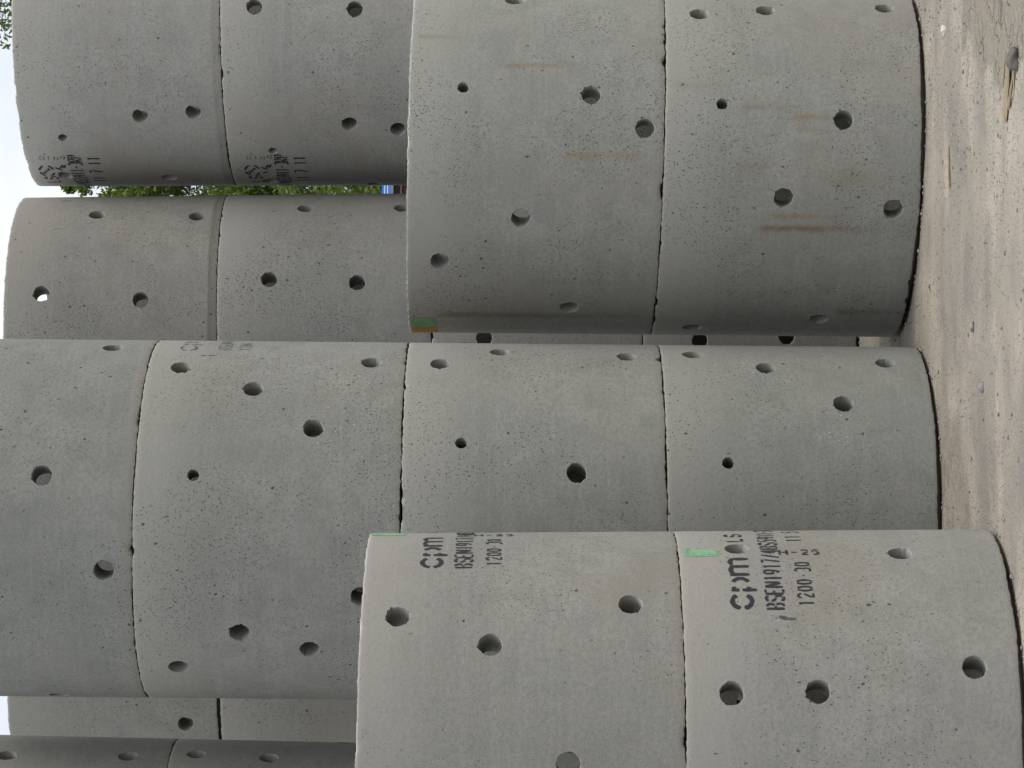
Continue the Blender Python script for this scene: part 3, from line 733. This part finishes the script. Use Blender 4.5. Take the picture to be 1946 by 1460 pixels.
# ------------------------------------------------------------------ shed behind
def plain(name, c, rough=.6, c2=None, scale=4):
    S = NT(name)
    if c2:
        g_ = S.n('ShaderNodeNewGeometry'); S.L.new(S.mix(S.ramp(S.noise(g_.outputs['Position'], scale, 4), .35, .65), c+(1,), c2+(1,)), S.b.inputs['Base Color'])
    else: S.b.inputs['Base Color'].default_value = c+(1,)
    S.b.inputs['Roughness'].default_value = rough; return S.m
def boxm(bxs):
    V = []; F = []
    for (x0, x1, y0, y1, z0, z1) in bxs:
        b = len(V); V += [(x0,y0,z0),(x1,y0,z0),(x1,y1,z0),(x0,y1,z0),(x0,y0,z1),(x1,y0,z1),(x1,y1,z1),(x0,y1,z1)]
        F += [tuple(b+i for i in f) for f in ((0,3,2,1),(4,5,6,7),(0,1,5,4),(1,2,6,5),(2,3,7,6),(3,0,4,7))]
    return V, F
sh = bpy.data.objects.new('shed', None); COL.objects.link(sh); sh.location = (4.4, 60, 0)
tag(sh, 'dark red shed with a blue and white striped eaves board, behind the date-stencilled stack', 'shed')
RED = plain('dark_red_cladding', (.085, .018, .012), .6, (.11, .024, .016)); BLUE = plain('blue_eaves_paint', (.05, .19, .62), .45); WHT = plain('white_eaves_paint', (.7, .72, .76), .5)
GRY = plain('grey_gutter', (.20, .21, .19), .5); BLK = plain('dark_strip_gloss', (.012, .011, .012), .15); PAL = plain('pale_trim_paint', (.34, .32, .28), .6); RFM = plain('grey_roof_sheet', (.22, .22, .23), .5, (.16, .16, .17))
HX = 4.0
def part(name, bxs, m, parent=sh):
    V, F = boxm(bxs); return link(name, mesh(name, V, F), m, parent)
part('wall', [(-HX, HX, 0, 6, 0, 4.10)], RED)
for i in range(33):
    if i == 0: rib0 = part('cladding_rib', [(-HX+.1, -HX+.16, -.03, .0, .05, 4.09)], RED); continue
    c = rib0.copy(); COL.objects.link(c); c.parent = sh; c.location = (i*.2425, 0, 0)
for i in range(6):
    wn = part('dark_strip', [(-HX+.15+i*1.3, -HX+1.3+i*1.3, -.05, -.004, 4.115, 4.245)], BLK)  # row of glossy black strips between the pale trim and the gutter
part('pale_trim', [(-HX, HX, -.06, .2, 4.10, 4.113)], PAL)
part('upper_wall', [(-HX, HX, .0, 6, 4.113, 4.26)], RED)
part('gutter', [(-HX-.1, HX+.1, -.16, -.02, 4.262, 4.325)], GRY)
part('eaves_board', [(-HX-.1, HX+.1, -.12, .05, 4.327, 4.50)], BLUE)
for z in (4.375, 4.435): part('white_stripe', [(-HX-.1, HX+.1, -.123, -.11, z, z+.018)], WHT)
V = []; F = []
for i in range(41):
    x = -HX-.15 + i*(2*HX+.3)/40; dz = .03*(i % 2)
    V += [(x, .06, 4.44+dz), (x, 3.0, 4.36+dz), (x, 6.15, 4.27+dz)]
for i in range(40): F += [(i*3, i*3+3, i*3+4, i*3+1), (i*3+1, i*3+4, i*3+5, i*3+2)]
link('roof', mesh('roof', V, F), RFM, sh)
